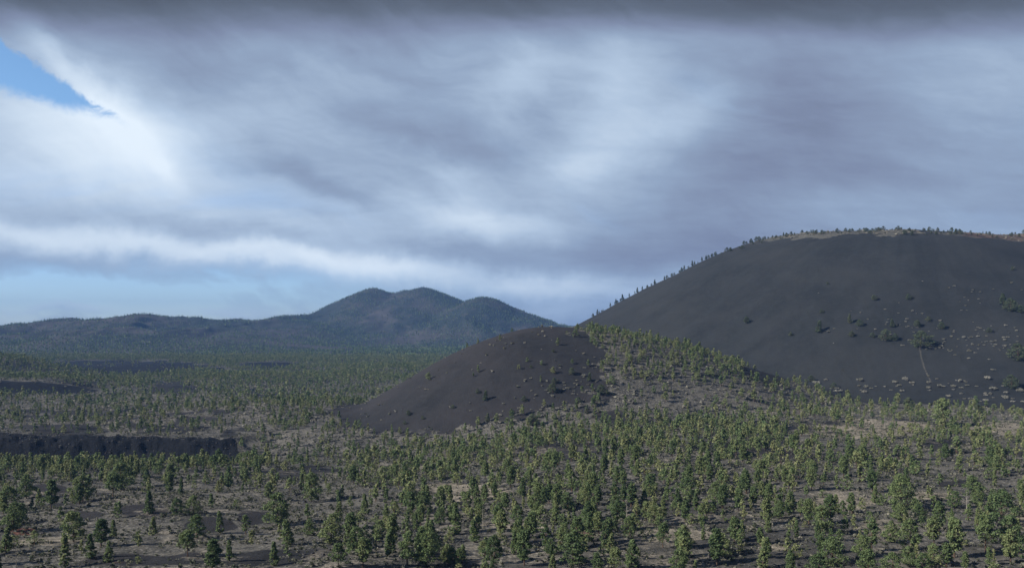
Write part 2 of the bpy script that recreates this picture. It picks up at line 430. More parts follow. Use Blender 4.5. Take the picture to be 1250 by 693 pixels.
# ------------------------------------------------------------------ where the trees stand
def density(X, Y, H, px, py, Z):
    """chance that a 9 m cell of ground carries a tree"""
    cin, pal, red, lav = Z
    n = fbm(X / 45, Y / 45, 71, 3)
    d = np.where(px > 420, .74, .92 * ss(575, 545, py) + .20 * ss(545, 600, py))
    mid = ss(380, 520, px)
    d = np.where((px <= 520) & (py > 560), .20 + .62 * mid, d)
    d = np.where((px < 120) & (py > 580), .30, d)
    d = np.where((px < 330) & (py > 556) & (py < 590), .95, d)
    # spur between the hills
    spur = (py < 505) & (px > 690) & (Y < 1150)
    d = np.where(spur, .68 + .6 * ss(475, 425, py - (px - 720) * .22), d)
    d = np.where((py >= 470) & (py < 530) & (px > 560) & (Y < 900), .42 + .45 * ss(495, 530, py), d)
    d = np.where((px > 960) & (py < 545) & (Y < 900), .36, d)
    d = np.where((px > 1080) & (py >= 545) & (py < 620), .5, d)
    # plain at the left
    pl = (Y > 620) & (px < 600)
    d = np.where(pl, .34, d)
    d = np.where(pl & (py > 470) & (px < 330) & (px > 80), .33, d)
    d = np.where(pl & (px > 330) & (px < 480) & (py > 450), .44, d)
    d = np.where(pl & (py <= 478), .30 + .65 * ss(482, 458, py), d)
    d = np.where((Y > 1180) & (Y < 1700) & (px < 110), .95, d)
    d = d * (.35 + 1.3 * n)
    d = d * (1 - .97 * (cin > .8)) * (1 - .98 * (lav > .3)) * (1 - .75 * (pal > .5)) * (1 - .4 * (red > .5))
    rc = np.hypot(X - CONE[0], Y - CONE[1])
    d = np.where(rc < 650, d * .0, d)
    return d
def scatter(cell, y0, y1, smin, smax_, seed, dens):
    r = np.random.default_rng(seed)
    xs = np.arange(smin * y1, smax_ * y1, cell); ys = np.arange(y0, y1, cell)
    X, Y = np.meshgrid(xs, ys); X, Y = X.ravel(), Y.ravel()
    X = X + (r.random(len(X)) - .5) * cell * .95; Y = Y + (r.random(len(Y)) - .5) * cell * .95
    k = (X / Y > smin) & (X / Y < smax_); X, Y = X[k], Y[k]
    H, K = height(X, Y, True)
    px, py = to_px(X, Y, H)
    Z = zones(X, Y, H, K)
    k = r.random(len(X)) < dens(X, Y, H, px, py, Z)
    return X[k], Y[k], H[k], px[k], py[k]

# hand-read pines of the open ground at the lower left and lower right: px, base py, height in px, kind
HAND = [(16, 648, 40, 'round'), (42, 664, 19, 'bush'), (62, 621, 42, 'tall'), (101, 613, 38, 'round'), (138, 606, 34, 'flat'), (148, 598, 40, 'round'),
        (79, 692, 46, 'slim'), (90, 661, 44, 'round'), (111, 682, 36, 'cone'), (132, 686, 30, 'cone'), (183, 627, 32, 'cone'), (144, 631, 22, 'cone'),
        (215, 629, 24, 'round'), (236, 627, 26, 'bush'), (187, 653, 27, 'cone'), (229, 679, 37, 'flat'), (240, 656, 32, 'round'), (268, 650, 31, 'cone'),
        (279, 592, 27, 'slim'), (258, 620, 20, 'cone'), (300, 652, 28, 'sparse'), (32, 608, 34, 'round'), (8, 625, 36, 'round'), (180, 594, 26, 'cone'),
        (339, 640, 44, 'round'), (335, 690, 34, 'cone'), (352, 665, 36, 'cone'), (404, 664, 42, 'round'), (380, 612, 40, 'round'), (446, 628, 30, 'cone'),
        (413, 692, 34, 'flat'), (443, 692, 42, 'tall'), (478, 668, 46, 'tall'), (497, 690, 48, 'sparse'), (520, 691, 50, 'round'), (557, 652, 44, 'cone'),
        (604, 688, 40, 'round'), (556, 585, 30, 'cone'), (1112, 672, 44, 'round'), (1140, 664, 40, 'tall'), (1165, 680, 56, 'tall'), (1203, 674, 52, 'flat'),
        (1236, 672, 50, 'round'), (1222, 640, 48, 'round'), (1100, 620, 46, 'bush'), (1003, 650, 38, 'round'), (1064, 672, 44, 'sparse'), (1016, 690, 40, 'bush'),
        (1060, 700, 34, 'round'), (1090, 705, 36, 'bush'), (1151, 521, 40, 'round'), (1163, 529, 20, 'bush'), (809, 668, 34, 'flat'), (720, 660, 40, 'cone'),
        (875, 690, 52, 'tall'), (1190, 610, 34, 'round'), (1215, 555, 20, 'cone'), (700, 690, 44, 'round'), (640, 690, 50, 'tall'), (770, 692, 40, 'cone'), (935, 640, 38, 'tall')]
T = []       # near and middle trees: X, Y, H, px, py, height m, kind, variant
for px, py, hp, k in HAND:
    x, y, h = ground_at(px, py)
    T.append([x, y, h, px, py, hp * y / F * .86, k])
X, Y, H, px, py = scatter(6.7, 225, 900, -.66, .66, 1, density)
hx = np.array([t[0] for t in T]); hy = np.array([t[1] for t in T])
for i in range(len(X)):
    if np.min(np.hypot(hx - X[i], hy - Y[i])) < 6: continue
    if py[i] > 600 and px[i] < 330 and px[i] > -20 and rng.random() < .55: continue
    open_ = px[i] < 420
    k = rng.choice(KINDS, p=[.20, .24, .27, .09, .08, .09, .03] if not open_ else [.14, .34, .22, .10, .05, .12, .03])
    T.append([X[i], Y[i], H[i], px[i], py[i], HEI[k] * rng.uniform(.34, .80) * (1.0 if py[i] < 500 else 1), k])
n_near = len(T)
for t in T: t.append(int(rng.integers(VARS)))
app = np.array([t[5] / t[1] * F if (-4 < t[3] < 1254 and t[4] - t[5] / t[1] * F * .75 < 693) else -1 for t in T])
order = np.argsort(-app)
NIND = 296
ind = [T[i] for i in order[:NIND]]
rest = [T[i] for i in order[NIND:]]
print('near trees', len(T), 'smallest individual px', app[order[NIND - 1]])

# ------------------------------------------------------------------ the individual pines
LAND = [('beside the red cinder patch at lower left', 30, 640), ('at the bottom left corner', 70, 690), ('on the open grey clearing at lower left', 190, 625),
        ('in front of the dark lava scarp at far left', 70, 575), ('below the right end of the dark lava scarp', 270, 575), ('on the brushy ground at bottom left', 250, 685),
        ('on the open slope left of centre', 380, 610), ('at the bottom edge left of centre', 390, 690), ('below the left toe of the small cinder hill', 450, 565),
        ('above the tan patch at bottom centre', 540, 640), ('beside the tan patch at bottom centre', 550, 690), ('below the middle of the small cinder hill', 570, 570),
        ('in the dense wood at picture centre', 660, 600), ('at the bottom edge right of the tan patch', 670, 690), ('below the spur between the hills', 740, 560),
        ('above the pale clearing right of centre', 810, 610), ('beside the pale clearing right of centre', 830, 665), ('in the wood below the cone toe', 900, 570),
        ('right of the pale clearing along the bottom', 940, 675), ('in the dense wood at right of centre', 960, 615), ('left of the sandy bank below the cone', 1000, 540),
        ('beside the small pale clearing at lower right', 1060, 640), ('at the bottom edge at lower right', 1080, 690), ('just below the sandy bank of the cone', 1080, 560),
        ('on open ground right of the sandy bank', 1190, 530), ('in the group at the right edge', 1200, 590), ('in the group near the bottom right corner', 1200, 665)]
def ordn(n): return ['first', 'second', 'third', 'fourth', 'fifth', 'sixth', 'seventh', 'eighth', 'ninth', 'tenth', 'eleventh', 'twelfth', 'thirteenth', 'fourteenth', 'fifteenth'][n]
groups = {}
for t in ind:
    L = min(LAND, key=lambda l: abs(l[1] - t[3]) + 1.6 * abs(l[2] - t[4]))
    groups.setdefault((t[6], L[0]), []).append(t)
labels = {}
for (k, L), ts in groups.items():
    if len(ts) == 1: labels[id(ts[0])] = f'{WORDS[k]} {L}'; continue
    ts = sorted(ts, key=lambda t: t[3])
    for i, t in enumerate(ts):
        o = 'leftmost' if i == 0 else 'rightmost' if i == len(ts) - 1 else ordn(i) + ' from left'
        labels[id(t)] = f'{o} {WORDS[k]} {L}'
MESH = {}
for (k, v, lod), (tr, q, tint) in PROT.items():
    if lod == 0:
        MESH[k, v] = (quad_mesh('pine_trunk_' + k, tr, [M_bark]), quad_mesh('pine_crown_' + k, q, [M_pine], tint))
proto = {}
for t in ind:
    x, y, h, px, py, ht, k, v = t
    tr, cr = MESH[k, v]
    if (k, v) not in proto:
        e = link('pine_tree', None); link('trunk', tr, e); link('crown', cr, e); proto[k, v] = e
    else:
        src = proto[k, v]
        e = src.copy(); COL.objects.link(e)
        for ch in src.children:
            c = ch.copy(); COL.objects.link(c); c.parent = e
    e.empty_display_size = .2
    e.location = (x, y, h + Z0 - .05); e.rotation_euler = (0, 0, rng.uniform(0, 6.28))
    w = ht * rng.uniform(1.0, 1.3)
    e.scale = (w, w, ht)
    tag(e, labels[id(t)], 'pine tree', 'pines standing across the cinder slope')

# ------------------------------------------------------------------ the rest of the forest, one mass
def place(lod, trees, r, z_sink=.05):
    """trees: list of arrays X,Y,H,height,kindindex,variant,tint"""
    Xa, Ya, Ha, hh, ki, va, tn = trees
    Q, TT, MI = [], [], []
    for kidx, k in enumerate(KINDS):
        for v in range(VARS):
            s = np.where((ki == kidx) & (va == v))[0]
            if not len(s): continue
            tr, q, tint = PROT[k, v, lod]
            allq = np.concatenate([tr, q]); nt = len(tr)
            a = r.random(len(s)) * 6.283; w = hh[s] * r.uniform(1.0, 1.3, len(s))
            ca, sa = np.cos(a), np.sin(a)
            x = allq[None, ..., 0] * ca[:, None, None] - allq[None, ..., 1] * sa[:, None, None]
            y = allq[None, ..., 0] * sa[:, None, None] + allq[None, ..., 1] * ca[:, None, None]
            P = np.stack([x * w[:, None, None] + Xa[s, None, None], y * w[:, None, None] + Ya[s, None, None],
                          allq[None, ..., 2] * hh[s, None, None] + (Ha[s] + Z0 - z_sink)[:, None, None]], -1)
            Q.append(P.reshape(-1, 4, 3).astype(np.float32))
            tt = np.concatenate([np.full(nt, .5), tint])[None] + (tn[s, None] - .5) * .7
            TT.append(np.clip(tt, 0, 1).ravel())
            MI.append(np.tile(np.concatenate([np.ones(nt, int), np.zeros(len(q), int)]), len(s)))
    return np.concatenate(Q), np.concatenate(TT), np.concatenate(MI)
def pack(ts):
    return [np.array([t[i] for t in ts]) for i in (0, 1, 2, 5)] + [np.array([KINDS.index(t[6]) for t in ts]), np.array([t[7] for t in ts]), rng.random(len(ts))]
A = place(1, pack(rest), rng)
# the plain beyond
X, Y, H, px, py = scatter(8.0, 900, 2500, -.66, .02, 2, density)
n = len(X); print('plain trees', n)
ki = rng.choice(7, n, p=[.2, .25, .2, .08, .09, .13, .05])
hb = np.array([HEI[k] for k in KINDS])[ki] * rng.uniform(.42, .92, n)
B = place(2, [X, Y, H, hb, ki, rng.integers(VARS, size=n), rng.random(n)], rng)
q = np.concatenate([A[0], B[0]]); tn = np.concatenate([A[1], B[1]]); mi = np.concatenate([A[2], B[2]])
tag(link('pine_forest', quad_mesh('pine_forest', q, [M_pine, M_bark], tn, mi)), 'wood of small pines filling the plain and slopes behind the nearest trees', 'forest', kind='stuff')
# mountain woods
def mdens(X, Y, H, px, py, Z):
    n = fbm(X / 160, Y / 160, 81, 4); n2 = fbm(X / 600, Y / 600, 82, 3)
    d = ss(.30, .58, n) * .75 + .12
    d = d * (.45 + .55 * ss(250, 420, px) + .4 * (n2 - .3))
    d = np.where(Y < 3000, .7 * (.5 + n), d)
    return d * (1 - .95 * (Z[3] > .3)) * (Y < 5600)
X, Y, H, px, py = scatter(12.5, 2500, 5600, -.62, .14, 3, mdens)
n = len(X); print('mountain trees', n)
hh = rng.uniform(4.5, 9.5, n); w = rng.uniform(2.2, 4.2, n)
r = rng
qs = []
for j in range(4):
    zz = [.16, .40, .62, .84][j]; ws = [1, .85, .62, .34][j]
    a = r.random(n) * 6.283; tl = r.uniform(-.5, .5, n)
    c = np.stack([X, Y, H + Z0 + hh * zz], 1)
    u = np.stack([np.cos(a), np.sin(a), tl * .5], 1) * (w * ws)[:, None]
    v = np.stack([-np.sin(a) * .45, np.cos(a) * .45, .55 + 0 * a], 1) * (hh * .24)[:, None] * np.array([1, 1, 1.3])
    qs.append(np.stack([c - u, c - v, c + u, c + v], 1))
q = np.concatenate(qs); tn = np.tile(rng.random(n) * .7, 4)
tag(link('mountain_woods', quad_mesh('mountain_woods', q, [M_pine], tn)), 'distant dark woods covering the hazy mountains', 'woods', kind='stuff')

# ------------------------------------------------------------------ junipers standing alone on the bare cinder slopes and the crater rim
def joined(k, v, lod, leafm, name):
    tr, qd, tint = PROT[k, v, lod]
    return quad_mesh(name, np.concatenate([tr, qd]), [leafm, M_bark], np.concatenate([np.full(len(tr), .5), tint]),
                     np.concatenate([np.ones(len(tr), int), np.zeros(len(qd), int)]))
JM = {(k, v): joined(k, v, 0, M_jun, 'juniper_' + k) for k in ('cone', 'round', 'bush') for v in range(VARS)}
SL = [(911, 395, 7, 'round', 'low on the left of the big dark slope'), (965, 410, 4, 'bush', 'left of the tuft row on the big slope'), (999, 406, 13, 'cone', 'highest tree left of the shrub cluster on the big slope'),
      (1003, 382, 4, 'bush', 'alone in mid height of the big dark slope'), (1037, 395, 10, 'cone', 'at the left end of the shrub cluster'), (1049, 398, 7, 'bush', 'just right of the first tree of the shrub cluster'),
      (1040, 411, 6, 'round', 'below the left end of the shrub cluster'), (1067, 367, 6, 'round', 'above the shrub cluster on the big slope'), (1109, 366, 6, 'bush', 'high on the slope right of centre'),
      (1081, 416, 12, 'bush', 'at the lower edge of the shrub cluster, left of the pair'), (1089, 400, 9, 'cone', 'in the middle of the shrub cluster'), (1092, 416, 8, 'round', 'right of the pair at the lower shrub cluster'),
      (1124, 424, 17, 'bush', 'beside the pale shrubs at the top of the faint trail'), (1120, 399, 7, 'round', 'at the right end of the shrub cluster'), (1150, 402, 8, 'round', 'on bare slope right of the shrub cluster'),
      (1207, 406, 5, 'bush', 'above the field of white shrubs'), (1133, 393, 5, 'bush', 'small, above right of the shrub cluster'), (1225, 372, 12, 'cone', 'high at the right edge of the slope'),
      (1234, 380, 13, 'bush', 'dark pair partner at the right edge of the slope'), (1246, 382, 8, 'bush', 'cut by the right edge high on the slope'), (1243, 439, 17, 'bush', 'at the right edge below the white shrubs'),
      (1235, 474, 14, 'bush', 'at the right edge above the cone toe'), (1110, 500, 13, 'round', 'left of the tall pine at the cone toe'), (1195, 505, 10, 'round', 'right of the tall pine at the cone toe'),
      (1236, 330, 4, 'bush', 'tiny, high under the red rim'), (1065, 412, 5, 'bush', 'between the two lower clumps of the shrub cluster'),
      (1018, 474, 6, 'bush', 'along the toe of the big cone'), (990, 466, 7, 'round', 'at the left of the cone toe row'), (1010, 348, 3, 'bush', 'tiny, high in the upper left of the slope'),
      # small hill
      (592, 489, 14, 'cone', 'darkest tree on the front of the small cinder hill'), (675, 480, 13, 'round', 'on the right side of the small cinder hill'), (677, 468, 8, 'round', 'just above another on the small cinder hill'),
      (499, 507, 7, 'round', 'left on the small cinder hill'), (553, 498, 5, 'bush', 'small, at mid height left on the small hill'), (494, 518, 5, 'bush', 'low at the left foot of the small hill'),
      (648, 449, 4, 'bush', 'tiny, in the upper middle of the small hill'), (675, 430, 4, 'bush', 'tiny, near the top of the small hill'), (595, 515, 12, 'cone', 'at the foot of the small hill in the middle'),
      (650, 520, 17, 'round', 'largest at the right foot of the small hill'), (678, 522, 16, 'cone', 'second large one at the right foot of the small hill'), (698, 458, 10, 'round', 'beside the wood edge on the small hill'),
      (719, 465, 12, 'cone', 'at the wood edge on the small hill'), (640, 490, 7, 'bush', 'among pale shrubs on the small hill front'), (625, 507, 9, 'round', 'low among pale shrubs at the small hill foot'),
      (716, 505, 12, 'cone', 'at the right foot of the small hill by the wood'), (733, 482, 14, 'round', 'just inside the wood edge of the small hill'), (516, 512, 5, 'bush', 'second from left along the small hill foot'),
      (583, 480, 6, 'bush', 'close left of the dark tree on the small hill'), (706, 492, 8, 'bush', 'low near the wood edge of the small hill'), (472, 434, 4, 'bush', 'on the left skyline of the small hill'),
      (455, 483, 8, 'round', 'below the left skyline of the small hill')]
jproto = {}
def juniper(x, y, h, ht, k, label, group, wide=1.25):
    v = int(rng.integers(VARS))
    if (k, v) not in jproto:
        o = link('juniper', JM[k, v]); jproto[k, v] = o
    else:
        o = jproto[k, v].copy(); COL.objects.link(o)
    o.location = (x, y, h + Z0 - .05); o.rotation_euler = (0, 0, rng.uniform(0, 6.28)); w = ht * rng.uniform(1, 1.25) * wide
    o.scale = (w, w, ht)
    tag(o, label, 'juniper', group)
JW = {'cone': 'upright dark juniper', 'round': 'rounded dark juniper', 'bush': 'low spreading juniper'}
for px, py, hp, k, lab in SL:
    x, y, h = ground_at(px, py)
    juniper(x, y, h, hp * y / F * (1.15 if 'small hill' not in lab and 'small cinder' not in lab else .88), k, f'{JW[k]} {lab}', 'junipers alone on the bare cinder slopes')
# rim: along the skyline of the cone
def skyline(px):
    Yr = np.geomspace(950, 1900, 900); s = (px - CX) / F
    Hh = height(s * Yr, Yr); i = int(np.argmax(Hh / Yr)); return s * Yr[i], Yr[i], Hh[i]
RIM = [(724, 6), (736, 4), (729, 9), (745, 8), (752, 9), (760, 11), (768, 7), (778, 10), (784, 7), (790, 5), (799, 9), (811, 7), (814, 5), (823, 4), (832, 8), (835, 9), (845, 10), (848, 7), (857, 8), (862, 8), (869, 5), (873, 6)] + [(float(rng.uniform(722, 880)), float(rng.uniform(2.5, 5.5))) for _ in range(26)]
p = 880.0
while p < 1250:
    RIM.append((p, float(2.4 + 4.6 * rng.random() ** 1.4))); p += rng.uniform(.7, 5.5) * (2.2 if rng.random() < .12 else 1)
RIM.sort()
zones_n = [('steep lower left skyline of the cone', 770), ('left skyline of the cone', 850), ('left shoulder of the crater rim', 930), ('crater rim left of its highest point', 1000), ('highest part of the crater rim', 1080), ('red part of the crater rim', 1160), ('right end of the crater rim', 1251)]
cnt = {}
for i, (px, hp) in enumerate(RIM):
    x, y, h = skyline(px)
    if px > 870:
        y2 = y + rng.uniform(-62, 12); x, y = x * y2 / y, y2; h = float(height(np.array([x]), np.array([y]))[0])
    k = ['cone', 'round', 'bush'][int(rng.integers(3))]
    if px > 870: k = ['round', 'bush', 'round', 'cone'][int(rng.integers(4))]
    elif hp > 5: k = 'cone'
    zn = next(z for z, lim in zones_n if px < lim)
    cnt.setdefault(zn, []).append((x, y, float(h), hp * y / F * 1.1, k))
for zn, L in cnt.items():
    for i, (x, y, h, ht, k) in enumerate(L):
        if i < 15 and len(L) < 16:
            o = ('leftmost' if i == 0 else 'rightmost' if i == len(L) - 1 else ordn(i) + ' from left')
        elif i < 8: o = 'leftmost' if i == 0 else ordn(i) + ' from left'
        elif len(L) - 1 - i < 8: j = len(L) - 1 - i; o = 'rightmost' if j == 0 else ordn(j) + ' from right'
        else: o = ordn(i) + ' from left' if i < 15 else 'one in the middle'
        juniper(x, y, h, ht * (.72 if k != 'cone' else .6), k, f'small silhouetted juniper, {o} on the {zn}', 'junipers along the crater rim', 1.2 if k != 'cone' else 1.0)

# ------------------------------------------------------------------ pale shrubs on the cinder
def shrub_mesh(seed):
    r = np.random.default_rng(seed)
    n = 16
    a = r.random(n) * 6.283; d = np.sqrt(r.random(n)) * .5
    c = np.stack([np.cos(a) * d * r.uniform(.8, 1.3), np.sin(a) * d, .16 + .28 * r.random(n) * (1 - d)], 1)
    q, idx = leaves(c, np.full(n, .17), 22, .055, r, .8)
    q[..., 2] = np.maximum(q[..., 2], -.03)
    st = np.concatenate([tube((0, 0, -.05), c[i], .012, .004, 3) for i in range(n)])
    tint = np.clip(.5 + (r.random(n)[idx] - .5) * .5 + (r.random(len(idx)) - .5) * .4, 0, 1)
    return st, q, tint
SMs = []
for i in range(5):
    st, q, tint = shrub_mesh(500 + i)
    SMs.append(quad_mesh('pale_shrub', np.concatenate([st, q]), [M_pale, M_dead], np.concatenate([np.full(len(st), .4), tint]), np.concatenate([np.ones(len(st), int), np.zeros(len(q), int)])))
sproto = {}
def cluster(n, cx, cy, sx, sy, s0, s1):
    return [(rng.normal(cx, sx), rng.normal(cy, sy), rng.uniform(s0, s1)) for _ in range(n)]
CL = [('in the white field at the right of the big slope', cluster(66, 1205, 419, 30, 12, 1.4, 4.2)), ('in the upper scatter of the big slope', cluster(16, 1205, 365, 22, 14, 1.5, 3.2)),
      ('in the shrub cluster of the big slope', cluster(36, 1090, 398, 36, 12, 1.4, 3.6)), ('beside the juniper above the faint trail', cluster(18, 1137, 419, 12, 5, 2, 4.5)),
      ('in the pale row along the cone toe', [(rng.uniform(975, 1255), rng.normal(474, 6), 2.5 + 4.5 * rng.random() ** 2) for _ in range(60)] + [(1133, 468, 7), (1146, 472, 7), (1170, 466, 7), (1173, 474, 7), (1098, 471, 7)]),
      ('in the scatter right of the tall toe pine', cluster(26, 1212, 492, 26, 12, 3, 7)), ('on the small cinder hill front', cluster(26, 680, 484, 26, 11, 2, 4.5)), ('at the wood edge of the small hill', cluster(34, 724, 468, 16, 24, 1.6, 4.2)),
      ('along the foot of the small hill', cluster(16, 640, 503, 30, 5, 2.5, 4.5)), ('far up on the dark slope', [(999, 358, 2), (1126, 344, 2), (1180, 380, 3), (1179, 374, 3), (1187, 355, 3), (1237, 327, 3)])]
ns = 0
for nm, L in CL:
    for i, (px, py, wp) in enumerate(L):
        if px > 1262: continue
        x, y, h = ground_at(px, py, 400)
        v = int(rng.integers(5))
        if v not in sproto: o = link('shrub', SMs[v]); sproto[v] = o
        else: o = sproto[v].copy(); COL.objects.link(o)
        w = wp * y / F * rng.uniform(.75, 1.3)
        o.location = (x, y, h + Z0 - .03); o.rotation_euler = (0, 0, rng.uniform(0, 6.28)); o.scale = (w, w * rng.uniform(.7, 1.2), w * rng.uniform(.85, 1.35))
        tag(o, f'low pale dry shrub {nm}', 'shrub', 'pale shrubs ' + nm)
        ns += 1
print('shrubs', ns)

# ------------------------------------------------------------------ dead snags
def snag_mesh(seed):
    r = np.random.default_rng(seed); b = r.normal(size=2) * .04
    ax = lambda t: np.array([b[0] * t, b[1] * t, t])
    tr = [tube(ax(i / 4) - [0, 0, .03 if i == 0 else 0], ax((i + 1) / 4), .028 * (1 - i / 4.6), .028 * (1 - (i + 1) / 4.6), 6) for i in range(4)]
    br = []
    for i in range(11):
        h = .3 + .6 * r.random(); a = r.random() * 6.28; L = .2 * (1.15 - h) + .05
        p1 = ax(h) + np.array([math.cos(a), math.sin(a), .35]) * L
        br.append(tube(ax(h), p1, .010, .005, 3)); br.append(tube(p1, p1 + np.array([math.cos(a + .7), math.sin(a + .7), .7]) * L * .5, .005, .002, 3))
    return quad_mesh('snag_trunk', np.concatenate(tr), [M_dead]), quad_mesh('snag_branches', np.concatenate(br), [M_dead])
for i, (px, py, hp, lab) in enumerate([(20, 692, 22, 'grey dead tree snag at the bottom left corner'), (1020, 650, 26, 'bare dead tree snag beside the small pale clearing at lower right'),
                                       (1180, 625, 30, 'pale leafless snag in the right edge group'), (765, 640, 26, 'thin dead snag in the wood right of centre'),
                                       (1080, 523, 16, 'small dead snag standing on the sandy bank'), (590, 640, 22, 'grey dead snag in the wood at centre')]):
    x, y, h = ground_at(px, py)
    a, b = snag_mesh(900 + i)
    e = link('dead_tree', None); link('trunk', a, e); link('branches', b, e)
    e.location = (x, y, h + Z0); ht = hp * y / F; e.scale = (ht, ht, ht); e.empty_display_size = .2
    tag(e, lab, 'dead tree', 'dead snags among the pines')

# ------------------------------------------------------------------ brush and rocks on the forest floor
def stuff_scatter(name, cell, y0, y1, smin, smax_, seed, dens, mesh_quads, tint0, size, mats, label, cat, midx=None):
    X, Y, H, px, py = scatter(cell, y0, y1, smin, smax_, seed, dens)
    n = len(X); r = np.random.default_rng(seed + 1)
    print(name, n, 'x', [len(m) for m in mesh_quads])
    pick = r.integers(len(mesh_quads), size=n); Q, TT = [], []
    for j, mq in enumerate(mesh_quads):
        s = np.where(pick == j)[0]; a = r.random(len(s)) * 6.283; w = size(r, len(s)); wz = w * r.uniform(.5, 1, len(s))
        x = mq[None, ..., 0] * np.cos(a)[:, None, None] - mq[None, ..., 1] * np.sin(a)[:, None, None]
        y = mq[None, ..., 0] * np.sin(a)[:, None, None] + mq[None, ..., 1] * np.cos(a)[:, None, None]
        Q.append(np.stack([x * w[:, None, None] + X[s, None, None], y * w[:, None, None] + Y[s, None, None], mq[None, ..., 2] * wz[:, None, None] + (H[s] + Z0)[:, None, None]], -1).reshape(-1, 4, 3))
        TT.append(np.clip(r.random(len(s))[:, None] * .8 + .1 + (r.random((len(s), len(mq))) - .5) * .25, 0, 1).ravel())
    return tag(link(name, quad_mesh(name, np.concatenate(Q), mats, np.concatenate(TT))), label, cat, kind='stuff')
bq = []
for i in range(4):
    r = np.random.default_rng(700 + i); n = 4
    a = r.random(n) * 6.283; d = r.random(n) * .4
    c = np.stack([np.cos(a) * d, np.sin(a) * d, .2 + .2 * r.random(n)], 1)
    bq.append(leaves(c, np.full(n, .26), 4, .2, r, .8)[0])
def bdens(X, Y, H, px, py, Z):
    n = fbm(X / 12, Y / 12, 91, 3)
    rc = np.hypot(X - CONE[0], Y - CONE[1])
    d = ss(.30, .60, n) * .85
    d = d * (1 - .93 * ss(.5, .8, Z[0])) * (1 - .5 * (Z[1] > .6)) * (1 - .9 * (Z[3] > .3))
    return np.where(rc < 655, np.where(Z[0] > .5, d * .3, d * .9), d)
stuff_scatter('brush', 1.75, 215, 640, -.64, .64, 21, bdens, bq, None, lambda r, n: .5 + 1.9 * r.random(n) ** 2, [M_brush], 'low grey green brush spread over the forest floor', 'brush')
def bdens2(X, Y, H, px, py, Z):
    rim = np.hypot(X - CONE[0], Y - CONE[1]) < 655
    return bdens(X, Y, H, px, py, Z) * np.where(rim, 2.6 * (Z[1] > .1), 1.0)
stuff_scatter('brush', 5.0, 640, 1500, -.62, .62, 23, bdens2, bq, None, lambda r, n: r.uniform(1.5, 4.2, n), [M_brush], 'pale brush dotted over the farther slopes and rim', 'brush')
def bdens3(X, Y, H, px, py, Z):
    return bdens(X, Y, H, px, py, Z) * (px < 620) * .6
stuff_scatter('brush', 6.0, 700, 1900, -.62, .0, 27, bdens3, bq, None, lambda r, n: r.uniform(1.2, 4.0, n), [M_brush], 'grey brush dotted between the small pines of the left plain', 'brush')
# angular lava rocks
rq = []
for i in range(3):
    r = np.random.default_rng(800 + i)
    top = np.array([[-.3, -.25, .45], [.3, -.3, .5], [.25, .3, .4], [-.3, .25, .5]]) + r.normal(size=(4, 3)) * .08
    bot = np.array([[-.5, -.45, -.15], [.5, -.5, -.15], [.5, .45, -.15], [-.45, .5, -.15]]) + r.normal(size=(4, 3)) * .07
    rq.append(np.array([top] + [[bot[j], bot[(j + 1) % 4], top[(j + 1) % 4], top[j]] for j in range(4)]))
def rdens(X, Y, H, px, py, Z):
    n = fbm(X / 16, Y / 16, 95, 3)
    rc = np.hypot(X - CONE[0], Y - CONE[1])
    d = ss(.48, .7, n) * .5 + .8 * (Z[3] > .3) + .02
    return np.where((Z[0] > .8) & (Z[3] < .3), d * .12, d)
stuff_scatter('lava_rocks', 3.2, 215, 700, -.64, .64, 31, rdens, rq, None, lambda r, n: .35 + 1.3 * r.random(n) ** 3, [M_rock], 'dark angular lava rocks strewn over the cinders', 'rocks')

# ------------------------------------------------------------------ haze
me = bpy.data.meshes.new('haze')
x0, x1, y0, y1, zb, zt = -9000, 9000, -3000, 9000, Z0 - 140, Z0 + 235
me.from_pydata([(x0, y0, zb), (x1, y0, zb), (x1, y1, zb), (x0, y1, zb), (x0, y0, zt), (x1, y0, zt), (x1, y1, zt), (x0, y1, zt)], [],
               [(3, 2, 1, 0), (4, 5, 6, 7), (0, 1, 5, 4), (1, 2, 6, 5), (2, 3, 7, 6), (3, 0, 4, 7)])
hm = bpy.data.materials.new('air haze'); hm.use_nodes = True
nt = hm.node_tree; nt.nodes.clear()
o = nt.nodes.new('ShaderNodeOutputMaterial'); pv = nt.nodes.new('ShaderNodeVolumePrincipled')
pv.inputs['Color'].default_value = (.17, .36, .80, 1); pv.inputs['Density'].default_value = 6.8e-5; pv.inputs['Anisotropy'].default_value = .0
nt.links.new(pv.outputs[0], o.inputs['Volume'])
me.materials.append(hm)
tag(link('haze', me), 'pale blue air haze over the whole valley', 'haze', kind='stuff')

# ------------------------------------------------------------------ sky
SUN_EL, SUN_AZ = 31.0, -108.0        # azimuth measured from straight ahead (+Y), negative to the left
W = bpy.data.worlds.new('World'); SC.world = W; W.use_nodes = True
nt = W.node_tree; g = G(nt)
bg = nt.nodes['Background']
sky = g.node('ShaderNodeTexSky', sky_type='NISHITA'); sky.sun_disc = False
sky.sun_elevation = math.radians(SUN_EL); sky.sun_rotation = math.radians(SUN_AZ); sky.altitude = 2000
tc = g.node('ShaderNodeTexCoord').outputs['Generated']
sp = g.node('ShaderNodeSeparateXYZ'); g.nt.links.new(tc, sp.inputs[0])
dx, dy, dz = (V(g, sp.outputs[i]) for i in range(3))
